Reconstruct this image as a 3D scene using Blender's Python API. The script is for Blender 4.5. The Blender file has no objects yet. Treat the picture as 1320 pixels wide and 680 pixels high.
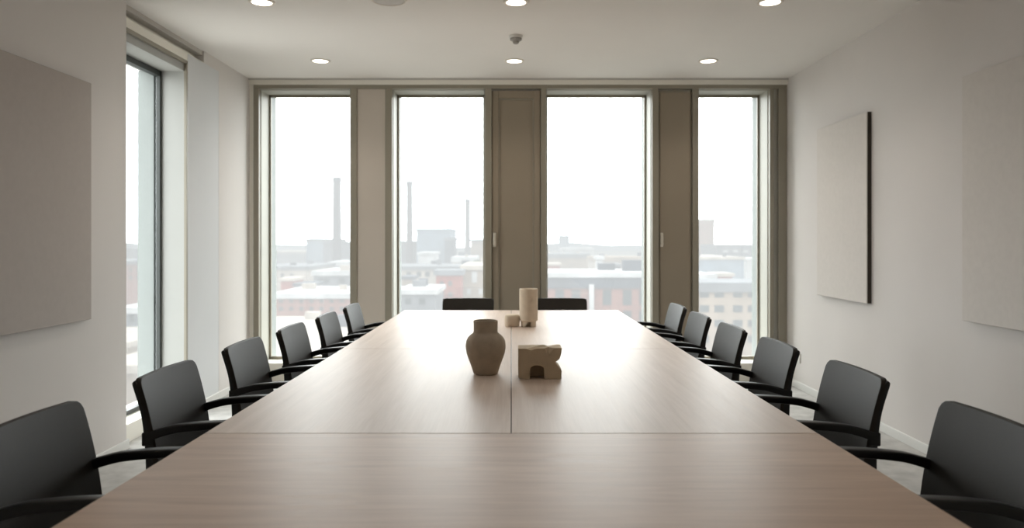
import bpy, bmesh, math, random
from mathutils import Vector, Matrix
random.seed(7)
scn = bpy.context.scene
C = scn.collection
PI = math.pi
F = 960.0; CX = 659.0; HY = 310.0; EYE = 1.307
XL, XR, YB, CEIL, YN = -2.419, 2.55, 6.9, 2.80, -1.6

# ------------------------------------------------------------------ materials
def srgb(r, g, b):
    f = lambda c: (c/255/12.92) if c/255 <= .04045 else ((c/255+.055)/1.055)**2.4
    return (f(r), f(g), f(b), 1)

def new_mat(name):
    m = bpy.data.materials.new(name); m.use_nodes = True
    nt = m.node_tree; b = nt.nodes['Principled BSDF']
    return m, nt, b

def paint(name, col, rough=.6, var=.04, scale=6, bump=.0, bscale=120, spec=.4, metal=0, coat=0):
    m, nt, b = new_mat(name)
    N, L = nt.nodes, nt.links
    tc = N.new('ShaderNodeTexCoord'); n = N.new('ShaderNodeTexNoise')
    n.inputs['Scale'].default_value = scale; n.inputs['Detail'].default_value = 3
    L.new(tc.outputs['Object'], n.inputs['Vector'])
    r = N.new('ShaderNodeValToRGB')
    r.color_ramp.elements[0].position = .3; r.color_ramp.elements[1].position = .7
    r.color_ramp.elements[0].color = tuple(c*(1-var) for c in col[:3])+(1,)
    r.color_ramp.elements[1].color = tuple(min(1, c*(1+var)) for c in col[:3])+(1,)
    L.new(n.outputs['Fac'], r.inputs['Fac']); L.new(r.outputs['Color'], b.inputs['Base Color'])
    b.inputs['Roughness'].default_value = rough
    b.inputs['Specular IOR Level'].default_value = spec
    b.inputs['Metallic'].default_value = metal
    b.inputs['Coat Weight'].default_value = coat
    if bump:
        n2 = N.new('ShaderNodeTexNoise'); n2.inputs['Scale'].default_value = bscale
        L.new(tc.outputs['Object'], n2.inputs['Vector'])
        bp = N.new('ShaderNodeBump'); bp.inputs['Strength'].default_value = bump; bp.inputs['Distance'].default_value = .002
        L.new(n2.outputs['Fac'], bp.inputs['Height']); L.new(bp.outputs['Normal'], b.inputs['Normal'])
    return m

def wood(name, c0, c1, axis, rough=.3):
    m, nt, b = new_mat(name)
    N, L = nt.nodes, nt.links
    tc = N.new('ShaderNodeTexCoord')
    mp = N.new('ShaderNodeMapping')
    mp.inputs['Scale'].default_value = (1.2, 16, 1) if axis == 'x' else (16, 1.0, 1)
    L.new(tc.outputs['Object'], mp.inputs['Vector'])
    n = N.new('ShaderNodeTexNoise'); n.inputs['Scale'].default_value = 1.6; n.inputs['Detail'].default_value = 6
    n.inputs['Roughness'].default_value = .6; n.inputs['Distortion'].default_value = .6
    L.new(mp.outputs['Vector'], n.inputs['Vector'])
    mp2 = N.new('ShaderNodeMapping')
    mp2.inputs['Scale'].default_value = (5, 260, 1) if axis == 'x' else (260, 4, 1)
    L.new(tc.outputs['Object'], mp2.inputs['Vector'])
    n2 = N.new('ShaderNodeTexNoise'); n2.inputs['Scale'].default_value = 1; n2.inputs['Detail'].default_value = 3
    L.new(mp2.outputs['Vector'], n2.inputs['Vector'])
    mx = N.new('ShaderNodeMath'); mx.operation = 'MULTIPLY_ADD'; mx.inputs[1].default_value = .3
    L.new(n2.outputs['Fac'], mx.inputs[0]); 
    m7 = N.new('ShaderNodeMath'); m7.operation = 'MULTIPLY'; m7.inputs[1].default_value = .7
    L.new(n.outputs['Fac'], m7.inputs[0]); L.new(m7.outputs[0], mx.inputs[2])
    r = N.new('ShaderNodeValToRGB')
    r.color_ramp.elements[0].position = .32; r.color_ramp.elements[1].position = .68
    r.color_ramp.elements[0].color = c0; r.color_ramp.elements[1].color = c1
    L.new(mx.outputs[0], r.inputs['Fac']); L.new(r.outputs['Color'], b.inputs['Base Color'])
    rr = N.new('ShaderNodeMapRange'); rr.inputs['To Min'].default_value = rough-.04; rr.inputs['To Max'].default_value = rough+.08
    L.new(mx.outputs[0], rr.inputs['Value']); L.new(rr.outputs['Result'], b.inputs['Roughness'])
    bp = N.new('ShaderNodeBump'); bp.inputs['Strength'].default_value = .12; bp.inputs['Distance'].default_value = .001
    L.new(n2.outputs['Fac'], bp.inputs['Height']); L.new(bp.outputs['Normal'], b.inputs['Normal'])
    b.inputs['Specular IOR Level'].default_value = .5
    return m

def glass_mat(name, tint=(.97, .99, .985)):
    m, nt, b = new_mat(name)
    N, L = nt.nodes, nt.links; N.remove(b)
    out = [x for x in N if x.type == 'OUTPUT_MATERIAL'][0]
    t = N.new('ShaderNodeBsdfTransparent'); t.inputs['Color'].default_value = tint+(1,)
    g = N.new('ShaderNodeBsdfGlossy'); g.inputs['Roughness'].default_value = .02
    lw = N.new('ShaderNodeLayerWeight'); pw = N.new('ShaderNodeMath'); pw.operation = 'POWER'; pw.inputs[1].default_value = 5
    lw.inputs['Blend'].default_value = .5
    fr = N.new('ShaderNodeMath'); fr.operation = 'MULTIPLY_ADD'; fr.inputs[1].default_value = .9; fr.inputs[2].default_value = .03
    L.new(lw.outputs['Facing'], pw.inputs[0]); L.new(pw.outputs[0], fr.inputs[0])
    mx = N.new('ShaderNodeMixShader')
    L.new(fr.outputs[0], mx.inputs[0]); L.new(t.outputs[0], mx.inputs[1]); L.new(g.outputs[0], mx.inputs[2])
    L.new(mx.outputs[0], out.inputs['Surface'])
    return m

def emis(name, col, s):
    m, nt, b = new_mat(name)
    b.inputs['Base Color'].default_value = col
    b.inputs['Emission Color'].default_value = col; b.inputs['Emission Strength'].default_value = s
    return m

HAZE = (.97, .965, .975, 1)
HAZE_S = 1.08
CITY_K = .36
def city(name, r, g, b_, tex=None, rough=.9):
    """outdoor surface with mist painted in as a pale glow that grows with distance"""
    m, nt, b = new_mat(name)
    N, L = nt.nodes, nt.links
    out = [x for x in N if x.type == 'OUTPUT_MATERIAL'][0]
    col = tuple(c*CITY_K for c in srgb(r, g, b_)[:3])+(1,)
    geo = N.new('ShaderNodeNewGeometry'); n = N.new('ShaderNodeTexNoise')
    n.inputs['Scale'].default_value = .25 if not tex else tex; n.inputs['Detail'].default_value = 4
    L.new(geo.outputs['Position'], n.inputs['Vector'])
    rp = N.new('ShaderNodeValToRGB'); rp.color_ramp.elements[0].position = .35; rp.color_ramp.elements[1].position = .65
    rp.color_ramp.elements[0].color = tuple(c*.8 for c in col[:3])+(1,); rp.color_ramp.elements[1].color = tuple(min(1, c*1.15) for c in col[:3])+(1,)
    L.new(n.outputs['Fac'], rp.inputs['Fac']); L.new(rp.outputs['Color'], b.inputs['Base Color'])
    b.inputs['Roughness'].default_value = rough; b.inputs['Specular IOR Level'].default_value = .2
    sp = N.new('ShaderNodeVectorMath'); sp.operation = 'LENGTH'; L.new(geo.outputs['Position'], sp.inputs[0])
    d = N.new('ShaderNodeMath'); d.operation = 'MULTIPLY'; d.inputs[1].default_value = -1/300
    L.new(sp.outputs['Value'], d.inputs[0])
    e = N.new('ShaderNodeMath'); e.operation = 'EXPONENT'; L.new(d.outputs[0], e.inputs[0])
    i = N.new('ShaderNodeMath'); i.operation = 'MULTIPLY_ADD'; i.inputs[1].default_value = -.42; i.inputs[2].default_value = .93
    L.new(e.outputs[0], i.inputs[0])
    em = N.new('ShaderNodeEmission'); em.inputs['Color'].default_value = HAZE; em.inputs['Strength'].default_value = HAZE_S*.84  # painted mist: pale emission mixed into the surface
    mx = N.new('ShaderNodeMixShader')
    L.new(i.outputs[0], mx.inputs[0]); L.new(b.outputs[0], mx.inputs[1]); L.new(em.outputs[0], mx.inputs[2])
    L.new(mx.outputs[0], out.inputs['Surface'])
    return m

M = dict(
    wall=paint('wall_paint', srgb(219, 214, 210), .85, .015, 2, .15, 300, .2),
    wall_window_lit=paint('wall_paint_window_light', srgb(215, 216, 217), .8, .015, 2, .1, 300, .2),  # bluish window light put into the wall colour
    ceil=paint('ceiling_paint', srgb(232, 228, 223), .9, .01, 2, 0, 1, .15),
    back=paint('rear_wall_paint', srgb(222, 212, 202), .9, .02, 2),
    header=paint('header_paint', srgb(238, 234, 224), .6, .01, 3),
    base=paint('baseboard_paint', srgb(225, 224, 220), .5, .01, 3),
    frame=paint('window_frame_metal', srgb(146, 139, 124), .45, .02, 4, spec=.5),
    dark=paint('glazing_bead_dark', srgb(58, 62, 60), .4, .02, 4),
    reveal=paint('reveal_cream', srgb(176, 174, 164), .55, .01, 4),
    pil=paint('pilaster_grey', srgb(196, 186, 174), .6, .015, 3, .1, 300, .3),
    vent=paint('vent_panel_taupe', srgb(148, 136, 119), .6, .02, 3, .1, 300, .3),
    panelL=paint('acoustic_felt_left', srgb(186, 178, 172), .95, .02, 30, .3, 600, .1),
    panelR=paint('acoustic_felt_right', srgb(215, 209, 203), .95, .02, 30, .3, 600, .1),
    pedge_shade=paint('acoustic_edge_shade', srgb(70, 64, 56), .9, .02, 30),  # side edge painted dark for the shade on it
    carpet=paint('carpet_grey', srgb(186, 184, 180), .95, .14, 9, .5, 260, .1),
    oak_x=wood('oak_across', srgb(182, 153, 130), srgb(210, 184, 161), 'x', .42),
    oak_y=wood('oak_along', srgb(196, 175, 158), srgb(216, 198, 183), 'y', .42),
    seam=paint('seam_shadow', srgb(70, 55, 45), .8),
    tmetal=paint('table_leg_metal', srgb(60, 58, 56), .4, .02, 5, metal=.6),
    leather=paint('chair_back_leather', srgb(39, 34, 28), .52, .06, 14, .25, 500, .32),
    plastic=paint('chair_frame_black', srgb(17, 17, 17), .38, .03, 10, spec=.5),
    vase=paint('vase_clay', srgb(184, 170, 152), .9, .09, 26, .5, 160, .15),
    stone=paint('sculpture_stone', srgb(206, 188, 162), .9, .05, 22, .35, 200, .15),
    pale=paint('pale_stone', srgb(222, 208, 188), .9, .05, 22, .35, 200, .15),
    white=paint('white_plastic', srgb(222, 220, 214), .4, .01, 5),
    det=paint('detector_grey', srgb(150, 146, 140), .5, .02, 5),
    grille=paint('speaker_grille', srgb(205, 200, 195), .6, .03, 5),
    outer=paint('outer_reveal', srgb(128, 132, 130), .7, .01, 4),
    reveal_side=paint('reveal_grey_green', srgb(168, 168, 164), .55, .01, 4),
    handle=paint('handle_metal', srgb(215, 208, 194), .3, .02, 5, metal=.3),
    slot=paint('slot_and_shadow_grey', srgb(190, 186, 180), .8, .02, 5),
    lamp=emis('lamp_diffuser', (1, .90, .76, 1), 5.5),
    ring=paint('lamp_ring', srgb(225, 218, 208), .5, .01, 5),
    glass=glass_mat('clear_glass'),
    sglass=glass_mat('clear_glass_side', (.93, .95, .95)),
    c_ground=city('city_ground', 150, 150, 142, .03),
    c_hill=city('city_hills', 140, 150, 160, .01),
    c_white=city('city_white', 235, 236, 236),
    c_pale=city('city_pale_render', 225, 212, 198),
    c_beige=city('city_beige_brick', 192, 172, 152),
    c_brick=city('city_red_brick', 186, 98, 84, 1.5),
    c_brick2=city('city_dull_brick', 174, 118, 104, 1.5),
    c_grey=city('city_grey', 140, 144, 150),
    c_dark=city('city_dark_slate', 92, 100, 112),
    c_blue=city('city_blue_grey', 155, 175, 192),
    c_win=city('city_window_glass', 62, 78, 82, None, .3),
    c_stack=city('city_chimney', 96, 94, 98),
    c_tower=city('city_tan_tower', 176, 134, 112),
    c_tree=city('city_tree', 92, 100, 80, 1.0),
)

# ------------------------------------------------------------------ mesh helpers
def link(name, bm, mat, parent=None, smooth=False, bevel=0, seg=2, angle=35):
    me = bpy.data.meshes.new(name)
    bmesh.ops.recalc_face_normals(bm, faces=bm.faces)
    bm.to_mesh(me); bm.free()
    me.materials.append(mat)
    o = bpy.data.objects.new(name, me); C.objects.link(o)
    if parent: o.parent = parent
    if bevel:
        md = o.modifiers.new('bevel', 'BEVEL'); md.width = bevel; md.segments = seg; md.limit_method = 'ANGLE'; md.angle_limit = math.radians(angle)
    if smooth:
        for p in me.polygons: p.use_smooth = True
        if not bevel:
            me.set_sharp_from_angle(angle=math.radians(40))
        else:
            md2 = o.modifiers.new('wn', 'WEIGHTED_NORMAL'); md2.keep_sharp = True
    return o

def box(bm, x0, x1, y0, y1, z0, z1):
    v = [bm.verts.new((x, y, z)) for z in (z0, z1) for y in (y0, y1) for x in (x0, x1)]
    for f in ((0, 1, 3, 2), (4, 6, 7, 5), (0, 4, 5, 1), (2, 3, 7, 6), (0, 2, 6, 4), (1, 5, 7, 3)):
        bm.faces.new([v[i] for i in f])

def boxes(*bs):
    bm = bmesh.new()
    for b in bs: box(bm, *b)
    return bm

def lathe(prof, seg=48, cx=0, cy=0):
    bm = bmesh.new(); rings = []
    for r, z in prof:
        if r < 1e-6: rings.append([bm.verts.new((cx, cy, z))])
        else: rings.append([bm.verts.new((cx+r*math.cos(2*PI*i/seg), cy+r*math.sin(2*PI*i/seg), z)) for i in range(seg)])
    for a, b in zip(rings, rings[1:]):
        for i in range(seg):
            j = (i+1) % seg
            if len(a) == 1 and len(b) == 1: continue
            if len(a) == 1: bm.faces.new((a[0], b[i], b[j]))
            elif len(b) == 1: bm.faces.new((a[i], b[0], a[j]))
            else: bm.faces.new((a[i], a[j], b[j], b[i]))
    return bm

def sweep(path, widths, side=Vector((1, 0, 0)), n=12, e=.45):
    """rounded bar along path; widths = [(across, thick)...]; side = direction of 'across'"""
    bm = bmesh.new(); rings = []
    P = [Vector(p) for p in path]
    if len(widths) == 1: widths = widths*len(P)
    for i, p in enumerate(P):
        t = (P[min(i+1, len(P)-1)]-P[max(i-1, 0)]).normalized()
        up = t.cross(side).normalized(); s = up.cross(t).normalized()
        w, h = widths[i]
        ring = []
        for k in range(n*2):
            a = 2*PI*k/(n*2); c, sn = math.cos(a), math.sin(a)
            u = math.copysign(abs(c)**e, c)*w/2; v = math.copysign(abs(sn)**e, sn)*h/2
            ring.append(bm.verts.new(p+s*u+up*v))
        rings.append(ring)
    m = n*2
    for a, b in zip(rings, rings[1:]):
        for k in range(m): bm.faces.new((a[k], a[(k+1) % m], b[(k+1) % m], b[k]))
    bm.faces.new(rings[0]); bm.faces.new(list(reversed(rings[-1])))
    return bm

def bez(pts, n=8):
    """Catmull-Rom through points"""
    P = [Vector(p) for p in pts]; out = []
    for i in range(len(P)-1):
        p0 = P[max(i-1, 0)]; p1 = P[i]; p2 = P[i+1]; p3 = P[min(i+2, len(P)-1)]
        for k in range(n):
            t = k/n
            out.append(.5*((2*p1)+(p2-p0)*t+(2*p0-5*p1+4*p2-p3)*t*t+(3*p1-p0-3*p2+p3)*t**3))
    out.append(P[-1]); return out

def thing(name, label, cat, loc=(0, 0, 0), rz=0, group=None):
    o = bpy.data.objects.new(name, None); C.objects.link(o)
    o.location = loc; o.rotation_euler = (0, 0, rz); o.empty_display_size = .1
    o['label'] = label; o['category'] = cat
    if group: o['group'] = group
    return o

def tag(o, label, cat, group=None):
    o['label'] = label; o['category'] = cat
    if group: o['group'] = group
    return o

def struct(name, bm, mat, parent=None, **k):
    o = link(name, bm, mat, parent, **k)
    if not parent: o['kind'] = 'structure'
    return o

def sroot(name, loc=(0, 0, 0)):
    o = bpy.data.objects.new(name, None); C.objects.link(o); o.location = loc; o['kind'] = 'structure'; return o

# ------------------------------------------------------------------ room shell
mx = lambda px: (px-CX)*YB/F           # picture column -> metres on the window wall
YO = 7.32                              # outer face of facade
struct('floor', boxes((XL-.36, XR+.1, YN, YO, -.1, 0)), M['carpet'])
struct('ceiling', boxes((XL-.36, XR+.1, YN, YO, CEIL, CEIL+.15)), M['ceil'])
struct('wall_right', boxes((XR, XR+.2, YN, YO, 0, CEIL)), M['wall'])
struct('wall_rear', boxes((XL-.36, XR+.2, YN-.1, YN, 0, CEIL)), M['back'])
LW0, LW1 = 4.68, 5.57
struct('wall_left', boxes((XL-.36, XL, YN, LW0, 0, CEIL), (XL-.36, XL, 6.16, YO, 0, CEIL)), M['wall'])
struct('trim_1', boxes((XL-.36, XL-.001, LW1, 6.16, 0, 2.705)), M['wall_window_lit'])  # wall strip coloured for the cool window light on it
# header above the side window with the recessed blind slot
struct('trim_2', boxes((XL-.36, XL-.002, LW0, 5.86, 2.65, 2.71), (XL-.36, XL-.075, LW0, 5.86, 2.71, CEIL)), M['header'])
struct('trim_3', boxes((XL-.075, XL-.012, LW0, 5.86, 2.765, 2.80)), M['slot'])
struct('trim_4', boxes((XL-.36, XL, 5.86, 6.16, 2.705, CEIL)), M['wall'])
struct('baseboard_right', boxes((XR-.014, XR, YN, YB-.05, 0, .06)), M['base'], bevel=.003)
struct('baseboard_left', boxes((XL, XL+.014, YN, LW0+.012, 0, .06), (XL-.006, XL+.012, LW1, YB-.05, 0, .06)), M['base'], bevel=.003)

# side window (left wall)
w5 = sroot('window_5')
gx = XL-.19
link('window_frame', boxes((gx-.05, gx, LW0, LW1, 2.53, 2.57), (gx-.03, gx, LW1-.035, LW1, .12, 2.57), (gx-.05, gx, LW0, LW0+.045, .12, 2.57), (gx-.05, gx, LW0, LW1, .12, .15)), M['dark'], w5, bevel=.003)
link('window_trim', boxes((XL-.02, XL+.001, LW0, LW1, 2.625, 2.65), (XL-.02, XL+.001, LW1-.022, LW1, 0, 2.65)), M['frame'], w5, bevel=.002)
link('window_reveal', boxes((gx, XL-.02, LW1-.012, LW1, 0, 2.625), (gx, XL-.02, LW0, LW0+.01, 0, 2.625), (gx-.16, XL-.02, LW0, LW1, 2.57, 2.625)), M['reveal_side'], w5)
link('window_surround', boxes((gx-.17, gx-.05, LW1-.03, LW1, 0, 2.57), (gx-.17, gx-.05, LW0, LW0+.01, 0, 2.57)), M['outer'], w5)
link('window_sill', boxes((gx-.17, XL-.06, LW0, LW1, 0, .12)), M['header'], w5, bevel=.004)
link('window_pane', boxes((gx-.032, gx-.024, LW0+.04, LW1-.04, .15, 2.53)), M['sglass'], w5)

# window wall: header, corner strips, posts
struct('wall_back', boxes((XL, XR, YB-.04, YO, 2.745, CEIL), (XL-.36, mx(328), YB-.02, YO, 0, 2.745), (mx(1013), XR+.1, YB-.02, YO, 0, 2.745)), M['header'])
struct('trim_5', boxes((mx(328), mx(1013), YB-.03, YB+.02, 2.709, 2.745)), M['frame'], bevel=.003)
struct('trim_6', boxes((XL, XR, YB-.055, YB-.04, 2.787, 2.80)), M['slot'])  # grey strip put in for the shadow line under the ceiling
posts = [(328, 335), (452, 461), (497, 506), (625, 634), (697, 704), (840, 848), (892, 900), (991, 996)]
for i, (a, b) in enumerate(posts):
    struct('trim_%d' % (i+7), boxes((mx(a), mx(b), YB-.03, 7.14, 0, 2.709), (mx(a)+.018, mx(b)-.018, 7.14, YO, 0, 2.8)), M['frame'], bevel=.004)
struct('trim_15', boxes((mx(996), mx(1002), YB, YO, 0, 2.709)), M['reveal'])
struct('trim_16', boxes((mx(1002), mx(1013), YB-.03, YO, 0, 2.709)), M['frame'], bevel=.004)
struct('trim_17', boxes((mx(461), mx(497), YB-.018, YO, 0, 2.709)), M['pil'], bevel=.003)

def window(n, a, b):
    w = sroot('window_%d' % n)
    x0, x1 = mx(a), mx(b); gy = 7.14; z0, z1 = .17, 2.709
    link('window_reveal', boxes((x0, x0+.006, YB+.02, gy, 0, z1), (x1-.006, x1, YB+.02, gy, 0, z1), (x0, x1, YB+.02, gy, z1-.006, z1+.02)), M['reveal'], w)
    link('window_surround', boxes((x0, x0+.02, gy+.03, YO, 0, z1), (x1-.02, x1, gy+.03, YO, 0, z1)), M['outer'], w)
    link('window_frame', boxes((x0+.006, x0+.026, gy, gy+.03, z0, z1), (x1-.026, x1-.006, gy, gy+.03, z0, z1), (x0, x1, gy, gy+.03, z1-.03, z1), (x0, x1, gy, gy+.03, z0, z0+.03)), M['frame'], w, bevel=.003)
    link('window_sill', boxes((x0, x1, YB+.02, YO+.03, 0, z0)), M['header'], w, bevel=.004)
    link('window_pane', boxes((x0+.02, x1-.02, gy+.011, gy+.019, z0+.02, z1-.02)), M['glass'], w)
for n, a, b in ((1, 335, 452), (2, 506, 625), (3, 704, 840), (4, 900, 991)): window(n, a, b)

# tall vent doors between the windows
def vent_door(n, a, b, framed, hx):
    d = sroot('door_%d' % n)
    x0, x1 = mx(a)+.004, mx(b)-.004
    if framed:
        t = .058
        link('door_panel', boxes((x0+t-.004, x1-t+.004, YB+.012, YB+.05, .08, 2.63)), M['vent'], d)
        link('door_frame', boxes((x0, x0+t, YB-.01, YB+.06, .02, 2.695), (x1-t, x1, YB-.01, YB+.06, .02, 2.695), (x0+t, x1-t, YB-.01, YB+.06, 2.625, 2.695), (x0+t, x1-t, YB-.01, YB+.06, .02, .10)), M['vent'], d, bevel=.004)
        link('door_bead', boxes((x0+t, x0+t+.012, YB+.0, YB+.014, .1, 2.625), (x1-t-.012, x1-t, YB, YB+.014, .1, 2.625), (x0+t, x1-t, YB, YB+.014, 2.61, 2.625)), M['frame'], d, bevel=.002)
    else:
        link('door_panel', boxes((x0+.012, x1-.012, YB-.01, YB+.05, .02, 2.68)), M['vent'], d, bevel=.004)
        link('door_frame', boxes((x0, x0+.012, YB+.0, YB+.06, 0, 2.70), (x1-.012, x1, YB, YB+.06, 0, 2.70), (x0, x1, YB, YB+.06, 2.68, 2.70)), M['frame'], d)
    link('door_lining', boxes((x0-.004, x1+.004, YB+.06, YO, 0, 2.709)), M['frame'], d)
    h = link('door_handle', boxes((hx-.013, hx+.013, YB-.022, YB-.009, 1.25, 1.38), (hx-.009, hx+.009, YB-.05, YB-.036, 1.262, 1.368), (hx-.007, hx+.007, YB-.04, YB-.015, 1.27, 1.285), (hx-.007, hx+.007, YB-.04, YB-.015, 1.345, 1.36)), M['handle'], d, bevel=.003)
    h['label'] = 'pale metal pull handle'
vent_door(1, 634, 697, True, mx(637.5))
vent_door(2, 848, 892, False, mx(852.5))

# ------------------------------------------------------------------ wall fittings
def acoustic(label, xw, s, y0, y1, z0, z1, mat, edge, t=.035):
    xc = xw+s*t/2
    r = thing('acoustic_panel', label, 'wall panel', (xc, (y0+y1)/2, (z0+z1)/2), 0, 'fabric acoustic panels on the walls')
    w, h = (y1-y0)/2, (z1-z0)/2
    bm = boxes((-.004, .004, -w, w, -h, h)); bmesh.ops.translate(bm, verts=bm.verts, vec=(s*(t/2-.004), 0, 0))
    link('fabric_face', bm, mat, r, bevel=.003)
    bm = boxes((-(t-.01)/2, (t-.01)/2, -w+.001, w-.001, -h+.001, h-.001)); bmesh.ops.translate(bm, verts=bm.verts, vec=(-s*.0045, 0, 0))
    link('backing', bm, edge, r)
acoustic('square fabric wall panel with shaded side edge, mounted far end of right wall', XR, -1, 5.27, 6.13, .862, 2.22, M['panelR'], M['pedge_shade'])
acoustic('pale fabric wall panel cut off by the right edge of the photo', XR, -1, 3.30, 4.156, .862, 2.22, M['panelR'], M['panelR'])
acoustic('large taupe fabric wall panel hung on the left wall before the side window', XL, 1, 3.37, 4.23, .862, 2.20, M['panelL'], M['panelL'])

so = thing('wall_socket', 'small white power socket low on right wall behind the chairs', 'socket', (XR, 6.63, .27))
link('face_plate', boxes((-.012, 0, -.073, .073, -.043, .043)), M['white'], so, bevel=.003)
for y in (-.035, .035):
    link('outlet', boxes((-.0145, -.011, y-.024, y+.024, -.028, .028)), M['base'], so, bevel=.002)

# ------------------------------------------------------------------ ceiling fittings
def downlight(x, y, label):
    r = thing('recessed_downlight', label, 'ceiling light', (x, y, CEIL), 0, 'round recessed ceiling downlights')
    link('trim_ring', lathe([(.062, .0), (.062, -.006), (.068, -.009), (.078, -.008), (.082, -.001), (.082, .0)]), M['ring'], r, smooth=True)
    link('diffuser', lathe([(0, -.004), (.062, -.004), (.062, .0)]), M['lamp'], r)
for x, y, l in ((-1.583, 6.18, 'lit downlight leftmost of the row nearest the windows'), (.026, 6.18, 'lit downlight at the middle of the row nearest the windows'),
                (1.635, 6.18, 'lit downlight rightmost of the row nearest the windows'), (-1.56, 4.66, 'lit downlight cut by the top edge, left of the round speaker'),
                (.03, 4.66, 'lit downlight cut by the top edge, above the smoke detector'), (1.62, 4.66, 'lit downlight cut by the top edge at upper right')):
    downlight(x, y, l)
sp = thing('ceiling_speaker', 'round grey ceiling speaker cut off by the top edge of the photo', 'speaker', (-.757, 4.60, CEIL))
link('bezel', lathe([(.098, 0), (.098, -.012), (.104, -.014), (.112, -.008), (.113, 0)]), M['ring'], sp, smooth=True)
link('grille', lathe([(0, -.018), (.05, -.017), (.085, -.013), (.098, -.009), (.098, 0)]), M['grille'], sp, smooth=True)
sd = thing('smoke_detector', 'small round grey smoke detector hanging below the ceiling centre', 'detector', (.034, 5.43, CEIL))
link('mounting_base', lathe([(0, 0), (.05, 0), (.05, -.014), (.044, -.02), (0, -.02)]), M['white'], sd, smooth=True)
link('sensor_housing', lathe([(0, -.02), (.042, -.02), (.044, -.03), (.036, -.036), (.024, -.04), (.022, -.052), (.014, -.06), (0, -.062)]), M['det'], sd, smooth=True)

# ------------------------------------------------------------------ conference table
TT = .74
def hw(y):    # the table narrows slightly towards the windows
    return .910+(y-1.5)*(.871-.910)/(6.08-1.5)
tb = thing('conference_table', 'long pale oak conference table with thin top running to the windows', 'table', (0, 0, 0))
def slab(xa, xb, y0, y1, mat):   # xa/xb: functions of y
    bm = bmesh.new(); v = []
    for z in (TT-.03, TT):
        for x, y in ((xa(y0), y0), (xb(y0), y0), (xb(y1), y1), (xa(y1), y1)): v.append(bm.verts.new((x, y, z)))
    for f in ((0, 3, 2, 1), (4, 5, 6, 7), (0, 1, 5, 4), (1, 2, 6, 5), (2, 3, 7, 6), (3, 0, 4, 7)): bm.faces.new([v[i] for i in f])
    return link('tabletop_panel', bm, mat, tb, bevel=.0015, seg=2)
g = .0015
S1, S2, TE = 2.195, 3.916, 6.08
slab(lambda y: -hw(y), lambda y: hw(y), .42, S1-g, M['oak_x'])
for a, b in ((S1+g, S2-g), (S2+g, TE)):
    slab(lambda y: -hw(y), lambda y: -g, a, b, M['oak_y']); slab(lambda y: g, lambda y: hw(y), a, b, M['oak_y'])
link('seam_strip', boxes((-.004, .004, S1, TE-.002, TT-.034, TT-.003)), M['seam'], tb)
link('seam_strip', boxes((-.88, .88, S1-.004, S1+.004, TT-.034, TT-.003)), M['seam'], tb)
link('seam_strip', boxes((-.87, .87, S2-.004, S2+.004, TT-.034, TT-.003)), M['seam'], tb)
link('underframe', boxes((-.55, .55, .75, 5.75, TT-.07, TT-.031)), M['tmetal'], tb, bevel=.004)
for y in (.9, 3.2, 5.6):
    for s in (-1, 1):
        link('leg', boxes((s*.45-.035, s*.45+.035, y-.035, y+.035, .02, TT-.07), (s*.45-.07, s*.45+.07, y-.2, y+.2, 0, .022)), M['tmetal'], tb, bevel=.004)

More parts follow.
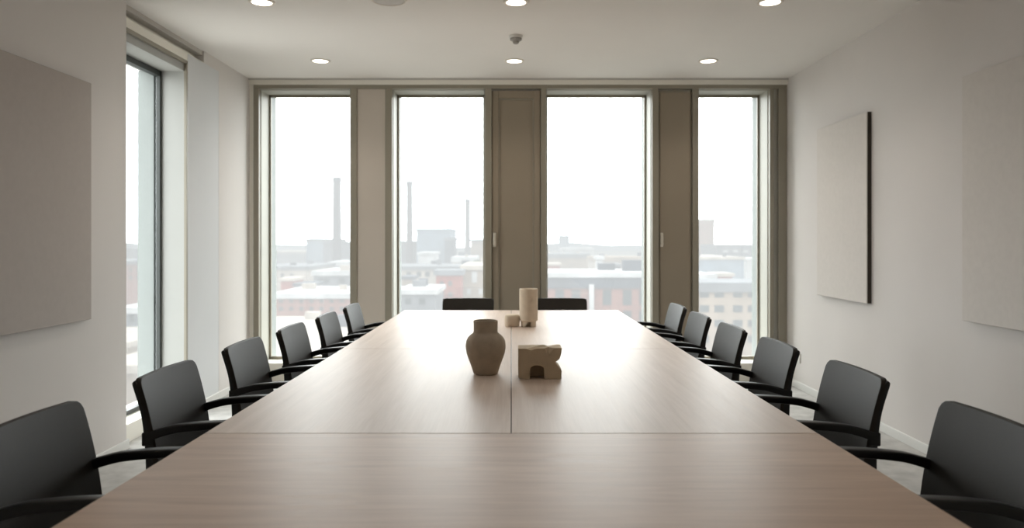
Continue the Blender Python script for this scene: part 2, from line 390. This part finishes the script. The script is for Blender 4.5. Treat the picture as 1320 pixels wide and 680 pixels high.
# ------------------------------------------------------------------ chairs (local: +Y forward, origin on the floor under the lower back)
BW = .215
def back_y(z):          # front face of backrest seen from the side
    t = (z-.45)/.39
    return .012-.012*t-.058*t*t
def make_chair(label):
    t = thing('conference_chair', label, 'chair', (0, 0, 0), 0, 'black armchairs around the conference table')
    # backrest shell
    bm = bmesh.new(); nu, nv = 16, 18; z0, z1 = .44, .845; th = .020; R = .030
    fr, bk = [], []
    for j in range(nv+1):
        v = j/nv; z = z0+(z1-z0)*(.5-.5*math.cos(PI*v))
        d = min(z-z0, z1-z); ins = R-math.sqrt(max(0, R*R-(R-d)**2)) if d < R else 0
        wd = (BW+.004)*(1.0-.01*(1-v)) - ins
        a, b = [], []
        for i in range(nu+1):
            u = -1+2*i/nu; x = u*wd; cy = .012*(x/BW)**2
            edge = 0
            y = back_y(z)+cy-.01
            zz = z+.002*(1-u*u)*v
            a.append(bm.verts.new((x, y, zz))); b.append(bm.verts.new((x, y-th, zz)))
        fr.append(a); bk.append(b)
    for j in range(nv):
        for i in range(nu):
            bm.faces.new((fr[j][i], fr[j][i+1], fr[j+1][i+1], fr[j+1][i])); bm.faces.new((bk[j][i], bk[j+1][i], bk[j+1][i+1], bk[j][i+1]))
    for j in range(nv):
        bm.faces.new((fr[j][0], fr[j+1][0], bk[j+1][0], bk[j][0])); bm.faces.new((fr[j][nu], bk[j][nu], bk[j+1][nu], fr[j+1][nu]))
    for i in range(nu):
        bm.faces.new((fr[0][i], bk[0][i], bk[0][i+1], fr[0][i+1])); bm.faces.new((fr[nv][i], fr[nv][i+1], bk[nv][i+1], bk[nv][i]))
    link('backrest', bm, M['leather'], t, smooth=True, bevel=.007, seg=3, angle=50)
    # seat
    bm = bmesh.new(); n = 14; top, bot = [], []
    for j in range(n+1):
        v = j/n; y = .0+.44*v
        wd = .205+.01*math.sin(PI*v)-(.03*max(0, (v-.85)/.15)**2)-(.02*max(0, (.1-v)/.1)**2)
        a, b = [], []
        for i in range(n+1):
            u = -1+2*i/n
            z = .455-.012*math.cos(u*PI/2)*math.sin(PI*v)-.02*max(0, (v-.7)/.3)**2-.012*abs(u)**6
            a.append(bm.verts.new((u*wd, y, z))); b.append(bm.verts.new((u*wd*.97, y, z-.04)))
        top.append(a); bot.append(b)
    for j in range(n):
        for i in range(n):
            bm.faces.new((top[j][i], top[j][i+1], top[j+1][i+1], top[j+1][i])); bm.faces.new((bot[j][i], bot[j+1][i], bot[j+1][i+1], bot[j][i+1]))
        bm.faces.new((top[j][0], top[j+1][0], bot[j+1][0], bot[j][0])); bm.faces.new((top[j][n], bot[j][n], bot[j+1][n], top[j+1][n]))
        bm.faces.new((top[0][j], bot[0][j], bot[0][j+1], top[0][j+1])); bm.faces.new((top[n][j], top[n][j+1], bot[n][j+1], bot[n][j]))
    link('seat', bm, M['leather'], t, smooth=True, bevel=.008, seg=3, angle=50)
    # rear legs that run up as posts behind the backrest
    for s in (-1, 1):
        x = s*(BW-.007)
        pts = bez([(x, -.07, 0), (x, -.036, .25), (x, -.022, .45), (x, -.024, .60), (x, -.040, .72), (x, -.072, .820), (x, -.076, .829)], 6)
        w = [(.02, (.030+.006*math.sin(PI*min(1, max(0, p.z/.7))))*(1-.45*max(0, (p.z-.66)/.18))) for p in pts]
        link('leg', sweep(pts, w), M['plastic'], t, smooth=True)
        pts = bez([(x, .40, .0), (x, .385, .25), (x, .375, .50), (x, .368, .64)], 6)
        link('leg', sweep(pts, [(.022, .032)]), M['plastic'], t, smooth=True)
        pts = bez([(x, -.032, .652), (x, .02, .669), (x, .08, .682), (x, .2, .692), (x, .34, .694), (x, .40, .690)], 6)
        w = [(.028+.014*min(1, max(0, (p.y)/.15)), .03-.006*min(1, max(0, p.y/.3))) for p in pts]
        ar = link('armrest', sweep(pts, w), M['plastic'], t, smooth=True)
        link('arm_bracket', boxes((x-.013, x+.013, -.050, -.008, .622, .668)), M['plastic'], ar, bevel=.005)
    link('seat_rail', boxes((-BW, BW, .375, .395, .405, .43)), M['plastic'], t, bevel=.004)
    link('seat_rail', boxes((-BW+.012, BW-.012, -.030, .015, .40, .43)), M['plastic'], t, bevel=.004)
    return t
def copy_tree(o, parent=None):
    c = o.copy(); C.objects.link(c)
    if parent: c.parent = parent
    for ch in list(o.children): copy_tree(ch, c)
    return c
proto = make_chair('x')
kids = True
rows = [ # side, X of backrest top, Y centre, label
 (-1, 1.268, 1.96, 'black armchair cut off at lower left corner, nearest the camera on the left'),
 (-1, 1.25, 2.70, 'second nearest black armchair on the left, in front of the side window'),
 (-1, 1.225, 3.40, 'third black armchair along the left table edge, beside the coolly lit wall strip'),
 (-1, 1.195, 4.04, 'fourth black armchair along the left table edge, before the leftmost big window'),
 (-1, 1.165, 4.69, 'fifth black armchair on the left, one before the last at the windows'),
 (-1, 1.15, 5.36, 'farthest small black armchair on the left, against the pale grey pilaster'),
 (1, 1.268, 1.96, 'black armchair cut off at lower right corner, nearest the camera on the right'),
 (1, 1.25, 2.70, 'second nearest black armchair on the right, against the plain right wall'),
 (1, 1.22, 3.40, 'third black armchair along the right table edge, in front of the wall socket'),
 (1, 1.20, 4.04, 'fourth black armchair along the right table edge, before the rightmost window'),
 (1, 1.19, 4.69, 'fifth black armchair on the right, overlapping the post of the narrow vent door'),
 (1, 1.20, 5.36, 'farthest small black armchair on the right, before the dark taupe vent door'),
]
first = True
def place(loc, rz, label, sz=1.0):
    global first
    c = proto if first else copy_tree(proto); first = False
    c.location = loc; c.rotation_euler = (0, 0, rz); c.scale = (1, 1, sz); c['label'] = label
    return c
for s, x, y, l in rows:
    rz = PI/2 if s > 0 else -PI/2
    place((s*(x-.068), y, 0), rz, l)
place((-.367, 6.30, 0), PI, 'black armchair at far table end, left of the tall pale cylinder', .965)
place((.427, 6.30, 0), PI, 'black armchair at far table end, just right of the tall pale cylinder', .965)

# ------------------------------------------------------------------ objects on the table
vs = thing('ceramic_vase', 'matte clay vase with narrow neck and round shoulders on the table', 'vase', (-.109, 3.18, TT))
link('body', lathe([(0, 0), (.046, 0), (.052, .003), (.056, .015), (.064, .04), (.075, .068), (.0805, .085), (.0815, .088), (.0845, .105), (.0855, .12), (.083, .14), (.076, .155), (.064, .167), (.054, .174),
      (.0515, .18), (.0515, .2), (.052, .215), (.0525, .222), (.051, .227), (.047, .228), (.044, .224), (.043, .20), (.043, .18), (.05, .165), (.07, .14), (.07, .08), (.04, .01), (0, .01)], 64), M['vase'], vs, smooth=True)

def eval_bool(bm, cutters):
    me = bpy.data.meshes.new('tmp'); bmesh.ops.recalc_face_normals(bm, faces=bm.faces); bm.to_mesh(me); bm.free()
    o = bpy.data.objects.new('tmp', me); C.objects.link(o); cs = []
    for cb in cutters:
        cm = bpy.data.meshes.new('cut'); bmesh.ops.recalc_face_normals(cb, faces=cb.faces); cb.to_mesh(cm); cb.free()
        co = bpy.data.objects.new('cut', cm); C.objects.link(co); cs.append(co)
        md = o.modifiers.new('b', 'BOOLEAN'); md.object = co; md.operation = 'DIFFERENCE'; md.solver = 'EXACT'
    bpy.context.view_layer.update()
    dg = bpy.context.evaluated_depsgraph_get()
    res = bpy.data.meshes.new_from_object(o.evaluated_get(dg))
    for c in cs: bpy.data.objects.remove(c)
    bpy.data.objects.remove(o)
    out = bmesh.new(); out.from_mesh(res); return out

def prism_xz(pts, y0, y1):
    bm = bmesh.new()
    a = [bm.verts.new((x, y0, z)) for x, z in pts]; b = [bm.verts.new((x, y1, z)) for x, z in pts]
    bm.faces.new(a); bm.faces.new(list(reversed(b)))
    for i in range(len(pts)):
        j = (i+1) % len(pts); bm.faces.new((a[i], b[i], b[j], a[j]))
    return bm
def prism_dir(pts2, org, ux, uz, d, L):
    """prism with profile in (ux,uz) plane extruded along d"""
    bm = bmesh.new(); org, ux, uz, d = map(Vector, (org, ux, uz, d))
    a = [bm.verts.new(org+ux*p+uz*q) for p, q in pts2]; b = [bm.verts.new(org+ux*p+uz*q+d*L) for p, q in pts2]
    bm.faces.new(a); bm.faces.new(list(reversed(b)))
    for i in range(len(pts2)):
        j = (i+1) % len(pts2); bm.faces.new((a[i], b[i], b[j], a[j]))
    return bm
out = [(0, .006), (.03, 0), (.176, 0), (.178, .035)]
out += [(.152, .068)]
for k in range(0, 8):
    a = k/7; out.append((.152+.026*math.sin(a*PI/2), .073+.052*(1-math.cos(a*PI/2))*1.0))
out += [(.178, .128), (0, .125)]
body = prism_xz(out, 0, .11)
arch = prism_xz([(.048, -.02), (.106, -.02), (.106, .04)]+[(.048+.058*(1+math.cos(a))/2 if False else .077+.029*math.cos(a), .04+.016*math.sin(a)) for a in [PI*k/10 for k in range(1, 10)]]+[(.048, .04)], -.02, .07)
tri = prism_dir([(-.045, .04), (0, -.058), (.030, -.02), (.030, .04)], (.122, -.03, .125), (1, 0, 0), (0, 0, 1), (0, .8, .75), .075)
top = prism_dir([(-.05, .012), (0, -.010), (.05, .012)], (.03, -.03, .128), (.8, -.6, 0), (0, 0, 1), (.6, .8, 0), .2)
sc = thing('stone_sculpture', 'blocky pale stone sculpture with notched side and small arch at its foot', 'sculpture', (.029, 3.05, TT))
link('carved_block', eval_bool(body, [arch, tri, top]), M['stone'], sc, bevel=.0015, angle=25)

cy = thing('cylinder_sculpture', 'tall pale stone cylinder with stepped foot near the far table end', 'sculpture', (.115, 4.93, TT))
cyl = lathe([(0, 0), (.05, 0), (.05, .036), (.061, .042), (.061, .247), (.059, .25), (.052, .25), (.05, .246), (.05, .06), (0, .06)], 48)
n1 = prism_xz([(-.022, -.01), (-.028, .001), (.0, .034), (.012, .034), (.012, -.01)], -.09, .0)
n2 = prism_dir([(-.002, 0), (.05, .0), (.05, .07), (.022, .035)], (.0, -.1, .165), (1, 0, 0), (0, 0, 1), (0, 1, 0), .045)
link('carved_cylinder', eval_bool(cyl, [n1, n2]), M['pale'], cy, bevel=.0012, angle=30)
pk = thing('stone_puck', 'small rounded pale stone block left of the tall cylinder', 'sculpture', (.006, 4.95, TT))
bm = bmesh.new(); n = 40; rings = []
for r, z in ((0, 0), (.044, 0), (.049, .005), (.051, .02), (.051, .055), (.049, .068), (.043, .076), (.03, .079), (0, .08)):
    rings.append([bm.verts.new((math.copysign(abs(math.cos(2*PI*i/n))**.7, math.cos(2*PI*i/n))*r, math.copysign(abs(math.sin(2*PI*i/n))**.7, math.sin(2*PI*i/n))*r, z)) for i in range(n)] if r else [bm.verts.new((0, 0, z))])
for a, b in zip(rings, rings[1:]):
    for i in range(n):
        j = (i+1) % n
        if len(a) == 1: bm.faces.new((a[0], b[i], b[j]))
        elif len(b) == 1: bm.faces.new((a[i], b[0], a[j]))
        else: bm.faces.new((a[i], a[j], b[j], b[i]))
link('rounded_block', bm, M['pale'], pk, smooth=True)

# ------------------------------------------------------------------ the city outside
GZ = -28.0
WX = lambda px, Z: (px-CX)*Z/F
WZ = lambda py, Z: EYE-(py-HY)*Z/F
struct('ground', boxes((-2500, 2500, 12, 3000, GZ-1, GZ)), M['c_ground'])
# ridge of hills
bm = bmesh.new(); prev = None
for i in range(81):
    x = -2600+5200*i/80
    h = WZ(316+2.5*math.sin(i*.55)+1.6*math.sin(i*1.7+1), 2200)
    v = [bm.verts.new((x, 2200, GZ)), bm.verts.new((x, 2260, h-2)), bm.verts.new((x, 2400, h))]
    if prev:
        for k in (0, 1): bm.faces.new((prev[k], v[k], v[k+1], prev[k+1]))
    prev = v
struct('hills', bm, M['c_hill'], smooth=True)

def building(label, a, b, yt, Z, dep, wall, roof, rt=1.0, wins=None, group=None, winmat='c_win', name='building', zb=None, overhang=.5):
    """a,b,yt: picture position of the front face at distance Z"""
    x0, x1 = WX(a, Z), WX(b, Z); top = WZ(yt, Z); cx = (x0+x1)/2; zb = GZ if zb is None else zb
    r = thing(name, label, 'building', (cx, Z, zb), 0, group)
    w = (x1-x0)/2; h = top-zb
    link('wall', boxes((-w, w, 0, dep, 0, h-rt)), M[wall], r)
    link('roof', boxes((-w-overhang, w+overhang, -overhang, dep+overhang, h-rt, h)), M[roof], r)
    if dep >= 16 and yt > 325:
        rr = random.Random(int(Z*7+yt))
        for k in range(max(2, min(6, int(w/4)))):
            ux = rr.uniform(-w*.85, w*.85-2); uy = rr.uniform(2, dep-4); us = rr.uniform(1.2, 3.2); uh = rr.uniform(.7, 1.9)
            link('roof_unit', boxes((ux, ux+us, uy, uy+us*.7, h, h+uh)), M[rr.choice(['c_grey', 'c_pale', 'c_dark'])], r)
    if wins:
        for (p0, p1, q0, q1) in wins:
            u0, u1 = WX(p0, Z)-cx, WX(p1, Z)-cx; v0, v1 = WZ(q1, Z)-zb, WZ(q0, Z)-zb
            f = link('window', boxes((u0, u1, -.08, .25, v0, v1)), M[winmat], r)
    return r
CG = 'city buildings outside the windows'
def grid(xs, w, ys, h): return [(x, x+w, y, y+h) for x in xs for y in ys]
# far
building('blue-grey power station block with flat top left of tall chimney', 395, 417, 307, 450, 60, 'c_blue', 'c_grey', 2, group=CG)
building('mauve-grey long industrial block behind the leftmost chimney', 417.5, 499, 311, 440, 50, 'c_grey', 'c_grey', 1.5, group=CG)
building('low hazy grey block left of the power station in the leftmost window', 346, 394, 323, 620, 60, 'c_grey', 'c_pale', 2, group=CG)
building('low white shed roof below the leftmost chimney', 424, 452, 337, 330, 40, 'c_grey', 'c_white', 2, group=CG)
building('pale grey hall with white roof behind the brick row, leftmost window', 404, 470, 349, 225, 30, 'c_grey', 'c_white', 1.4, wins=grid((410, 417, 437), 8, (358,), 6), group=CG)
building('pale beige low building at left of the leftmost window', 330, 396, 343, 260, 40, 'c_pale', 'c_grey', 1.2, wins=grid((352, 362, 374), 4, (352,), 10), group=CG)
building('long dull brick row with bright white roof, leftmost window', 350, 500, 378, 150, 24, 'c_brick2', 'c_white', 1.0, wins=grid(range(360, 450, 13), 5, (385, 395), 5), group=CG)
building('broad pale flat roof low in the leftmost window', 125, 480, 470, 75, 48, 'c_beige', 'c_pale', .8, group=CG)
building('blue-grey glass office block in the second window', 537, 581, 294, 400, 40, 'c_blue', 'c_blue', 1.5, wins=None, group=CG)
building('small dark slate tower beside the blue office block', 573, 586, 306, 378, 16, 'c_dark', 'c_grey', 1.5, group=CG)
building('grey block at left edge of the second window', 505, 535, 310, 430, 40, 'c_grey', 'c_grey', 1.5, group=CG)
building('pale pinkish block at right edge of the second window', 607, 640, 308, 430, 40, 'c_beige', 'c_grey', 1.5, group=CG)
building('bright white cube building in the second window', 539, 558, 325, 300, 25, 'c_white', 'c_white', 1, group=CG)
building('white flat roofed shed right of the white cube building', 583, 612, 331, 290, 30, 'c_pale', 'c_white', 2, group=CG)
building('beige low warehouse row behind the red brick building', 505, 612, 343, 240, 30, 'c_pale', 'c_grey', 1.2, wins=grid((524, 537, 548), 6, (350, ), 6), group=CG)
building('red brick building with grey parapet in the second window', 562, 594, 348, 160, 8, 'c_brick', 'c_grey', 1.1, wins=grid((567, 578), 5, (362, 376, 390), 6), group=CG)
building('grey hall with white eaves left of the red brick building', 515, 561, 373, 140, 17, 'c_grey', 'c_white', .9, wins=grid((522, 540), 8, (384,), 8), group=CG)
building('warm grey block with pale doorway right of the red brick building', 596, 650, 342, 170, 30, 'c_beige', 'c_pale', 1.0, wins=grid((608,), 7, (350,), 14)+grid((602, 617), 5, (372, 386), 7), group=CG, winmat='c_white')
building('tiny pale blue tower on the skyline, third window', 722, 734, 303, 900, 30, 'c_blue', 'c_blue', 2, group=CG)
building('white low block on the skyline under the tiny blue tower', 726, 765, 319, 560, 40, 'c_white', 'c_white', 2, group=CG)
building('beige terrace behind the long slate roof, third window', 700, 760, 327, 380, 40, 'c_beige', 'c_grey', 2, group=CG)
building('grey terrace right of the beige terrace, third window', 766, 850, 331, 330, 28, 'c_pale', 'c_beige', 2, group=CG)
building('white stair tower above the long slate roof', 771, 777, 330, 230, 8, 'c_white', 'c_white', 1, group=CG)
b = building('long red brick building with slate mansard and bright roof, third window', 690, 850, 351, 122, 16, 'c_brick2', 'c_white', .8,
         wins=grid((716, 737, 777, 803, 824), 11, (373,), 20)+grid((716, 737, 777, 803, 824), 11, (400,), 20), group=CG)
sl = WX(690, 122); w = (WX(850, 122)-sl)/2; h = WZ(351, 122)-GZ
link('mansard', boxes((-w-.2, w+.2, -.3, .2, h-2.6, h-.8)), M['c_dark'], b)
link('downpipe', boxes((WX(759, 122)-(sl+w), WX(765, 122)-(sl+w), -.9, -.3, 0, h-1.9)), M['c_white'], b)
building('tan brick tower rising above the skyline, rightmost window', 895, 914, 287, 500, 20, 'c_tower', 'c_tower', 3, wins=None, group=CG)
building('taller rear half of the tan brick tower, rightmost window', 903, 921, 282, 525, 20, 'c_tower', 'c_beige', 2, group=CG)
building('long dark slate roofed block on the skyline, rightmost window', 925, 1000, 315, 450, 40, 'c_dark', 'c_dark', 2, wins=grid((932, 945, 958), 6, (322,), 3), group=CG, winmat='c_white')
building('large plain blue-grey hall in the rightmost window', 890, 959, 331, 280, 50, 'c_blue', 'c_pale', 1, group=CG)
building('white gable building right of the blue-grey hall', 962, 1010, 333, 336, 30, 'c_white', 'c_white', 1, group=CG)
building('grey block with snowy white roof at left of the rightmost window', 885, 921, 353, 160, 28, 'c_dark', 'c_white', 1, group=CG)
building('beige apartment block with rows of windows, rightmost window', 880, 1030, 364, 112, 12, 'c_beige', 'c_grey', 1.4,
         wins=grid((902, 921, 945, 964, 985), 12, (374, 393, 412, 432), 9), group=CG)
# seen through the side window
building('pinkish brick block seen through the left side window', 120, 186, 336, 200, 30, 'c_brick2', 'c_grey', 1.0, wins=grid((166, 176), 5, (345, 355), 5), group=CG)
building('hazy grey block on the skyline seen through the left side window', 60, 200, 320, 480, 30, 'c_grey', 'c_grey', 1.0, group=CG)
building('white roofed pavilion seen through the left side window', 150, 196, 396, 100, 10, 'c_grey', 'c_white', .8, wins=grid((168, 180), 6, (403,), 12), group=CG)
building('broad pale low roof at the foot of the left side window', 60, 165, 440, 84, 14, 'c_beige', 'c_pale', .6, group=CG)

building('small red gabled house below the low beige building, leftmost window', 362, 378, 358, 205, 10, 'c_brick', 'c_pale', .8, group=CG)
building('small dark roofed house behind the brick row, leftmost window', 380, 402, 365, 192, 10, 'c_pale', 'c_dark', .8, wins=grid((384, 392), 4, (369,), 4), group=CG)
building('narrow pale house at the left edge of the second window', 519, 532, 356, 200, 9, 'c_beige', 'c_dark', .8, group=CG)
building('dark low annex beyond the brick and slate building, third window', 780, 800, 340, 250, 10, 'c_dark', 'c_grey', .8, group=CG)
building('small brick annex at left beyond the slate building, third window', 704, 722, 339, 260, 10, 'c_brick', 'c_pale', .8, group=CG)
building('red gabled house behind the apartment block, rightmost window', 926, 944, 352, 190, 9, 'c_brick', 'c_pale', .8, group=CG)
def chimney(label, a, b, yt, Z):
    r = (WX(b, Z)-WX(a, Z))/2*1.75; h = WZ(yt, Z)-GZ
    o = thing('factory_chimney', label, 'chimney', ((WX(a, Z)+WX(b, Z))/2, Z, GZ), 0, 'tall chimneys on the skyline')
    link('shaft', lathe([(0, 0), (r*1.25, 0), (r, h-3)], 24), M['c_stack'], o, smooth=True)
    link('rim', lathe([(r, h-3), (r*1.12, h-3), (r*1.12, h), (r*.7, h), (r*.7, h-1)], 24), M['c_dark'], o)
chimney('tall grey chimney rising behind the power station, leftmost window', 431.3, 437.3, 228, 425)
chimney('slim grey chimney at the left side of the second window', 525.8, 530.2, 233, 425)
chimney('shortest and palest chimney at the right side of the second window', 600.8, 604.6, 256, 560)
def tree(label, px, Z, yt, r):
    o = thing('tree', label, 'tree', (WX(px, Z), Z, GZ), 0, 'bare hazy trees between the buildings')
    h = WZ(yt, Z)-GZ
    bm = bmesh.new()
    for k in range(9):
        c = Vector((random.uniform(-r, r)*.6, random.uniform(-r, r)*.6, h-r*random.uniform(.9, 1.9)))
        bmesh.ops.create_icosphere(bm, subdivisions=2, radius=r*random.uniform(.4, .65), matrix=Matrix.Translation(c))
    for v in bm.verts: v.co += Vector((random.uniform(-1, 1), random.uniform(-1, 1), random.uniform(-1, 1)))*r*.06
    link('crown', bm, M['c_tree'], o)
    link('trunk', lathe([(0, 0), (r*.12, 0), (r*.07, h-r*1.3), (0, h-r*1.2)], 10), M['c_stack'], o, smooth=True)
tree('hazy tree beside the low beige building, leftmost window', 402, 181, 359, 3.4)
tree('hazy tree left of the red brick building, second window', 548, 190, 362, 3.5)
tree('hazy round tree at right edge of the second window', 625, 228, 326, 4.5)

# ------------------------------------------------------------------ light
w = bpy.data.worlds.new('World'); scn.world = w; w.use_nodes = True
N, L = w.node_tree.nodes, w.node_tree.links
bg = N['Background']; tc = N.new('ShaderNodeTexCoord'); sx = N.new('ShaderNodeSeparateXYZ')
L.new(tc.outputs['Generated'], sx.inputs[0])
rp = N.new('ShaderNodeValToRGB')
rp.color_ramp.elements[0].position = 0; rp.color_ramp.elements[0].color = (.42, .41, .39, 1)
rp.color_ramp.elements[1].position = 1; rp.color_ramp.elements[1].color = (.95, .98, 1, 1)
e = rp.color_ramp.elements.new(.49); e.color = (.5, .5, .49, 1)
e = rp.color_ramp.elements.new(.505); e.color = (.90, .935, .96, 1)
e = rp.color_ramp.elements.new(.58); e.color = (.985, .985, .98, 1)
ma = N.new('ShaderNodeMath'); ma.operation = 'MULTIPLY_ADD'; ma.inputs[1].default_value = .5; ma.inputs[2].default_value = .5
L.new(sx.outputs['Z'], ma.inputs[0]); L.new(ma.outputs[0], rp.inputs['Fac']); L.new(rp.outputs['Color'], bg.inputs['Color'])
bg.inputs['Strength'].default_value = 8.5

def portal(loc, rot, sx_, sy_):
    l = bpy.data.lights.new('window_portal', 'AREA'); l.shape = 'RECTANGLE'; l.size = sx_; l.size_y = sy_; l.cycles.is_portal = True
    o = bpy.data.objects.new('window_portal', l); C.objects.link(o); o.location = loc; o.rotation_euler = rot
for a, b in ((335, 452), (506, 625), (704, 840), (900, 991)):
    x0, x1 = mx(a), mx(b); portal(((x0+x1)/2, YO+.02, 1.44), (-PI/2, 0, 0), x1-x0, 2.54)
portal((XL-.37, (LW0+LW1)/2, 1.35), (0, -PI/2, 0), 2.44, LW1-LW0)
for i, (x, y) in enumerate(((-1.583, 6.18), (.026, 6.18), (1.635, 6.18), (-1.56, 4.66), (.03, 4.66), (1.62, 4.66), (-1.56, 2.9), (.03, 2.9), (1.62, 2.9), (-1.56, .9), (.03, .9), (1.62, .9), (-1.56, -.7), (.03, -.7), (1.62, -.7))):  # rows nearest the camera are unseen spots, added as fill light
    l = bpy.data.lights.new('downlight_and_fill_lamp', 'SPOT'); l.energy = 20 if y > 4 else 7; l.color = (1, .92, .83); l.spot_size = 2.2; l.spot_blend = .9; l.shadow_soft_size = .06
    o = bpy.data.objects.new('downlight_and_fill_lamp', l); C.objects.link(o); o.location = (x, y, CEIL-.02)

# ------------------------------------------------------------------ camera
cam = bpy.data.cameras.new('Camera'); co = bpy.data.objects.new('Camera', cam); C.objects.link(co)
co.location = (0, 0, EYE); co.rotation_euler = (PI/2, 0, 0)
cam.sensor_width = 36; cam.lens = F/1320*36; cam.shift_x = 1/1320; cam.shift_y = -30/1320
cam.clip_start = .05; cam.clip_end = 6000
cam.dof.use_dof = True; cam.dof.focus_distance = 3.1; cam.dof.aperture_fstop = 2.8
scn.camera = co
scn.view_settings.view_transform = 'Standard'
scn.view_settings.exposure = 0
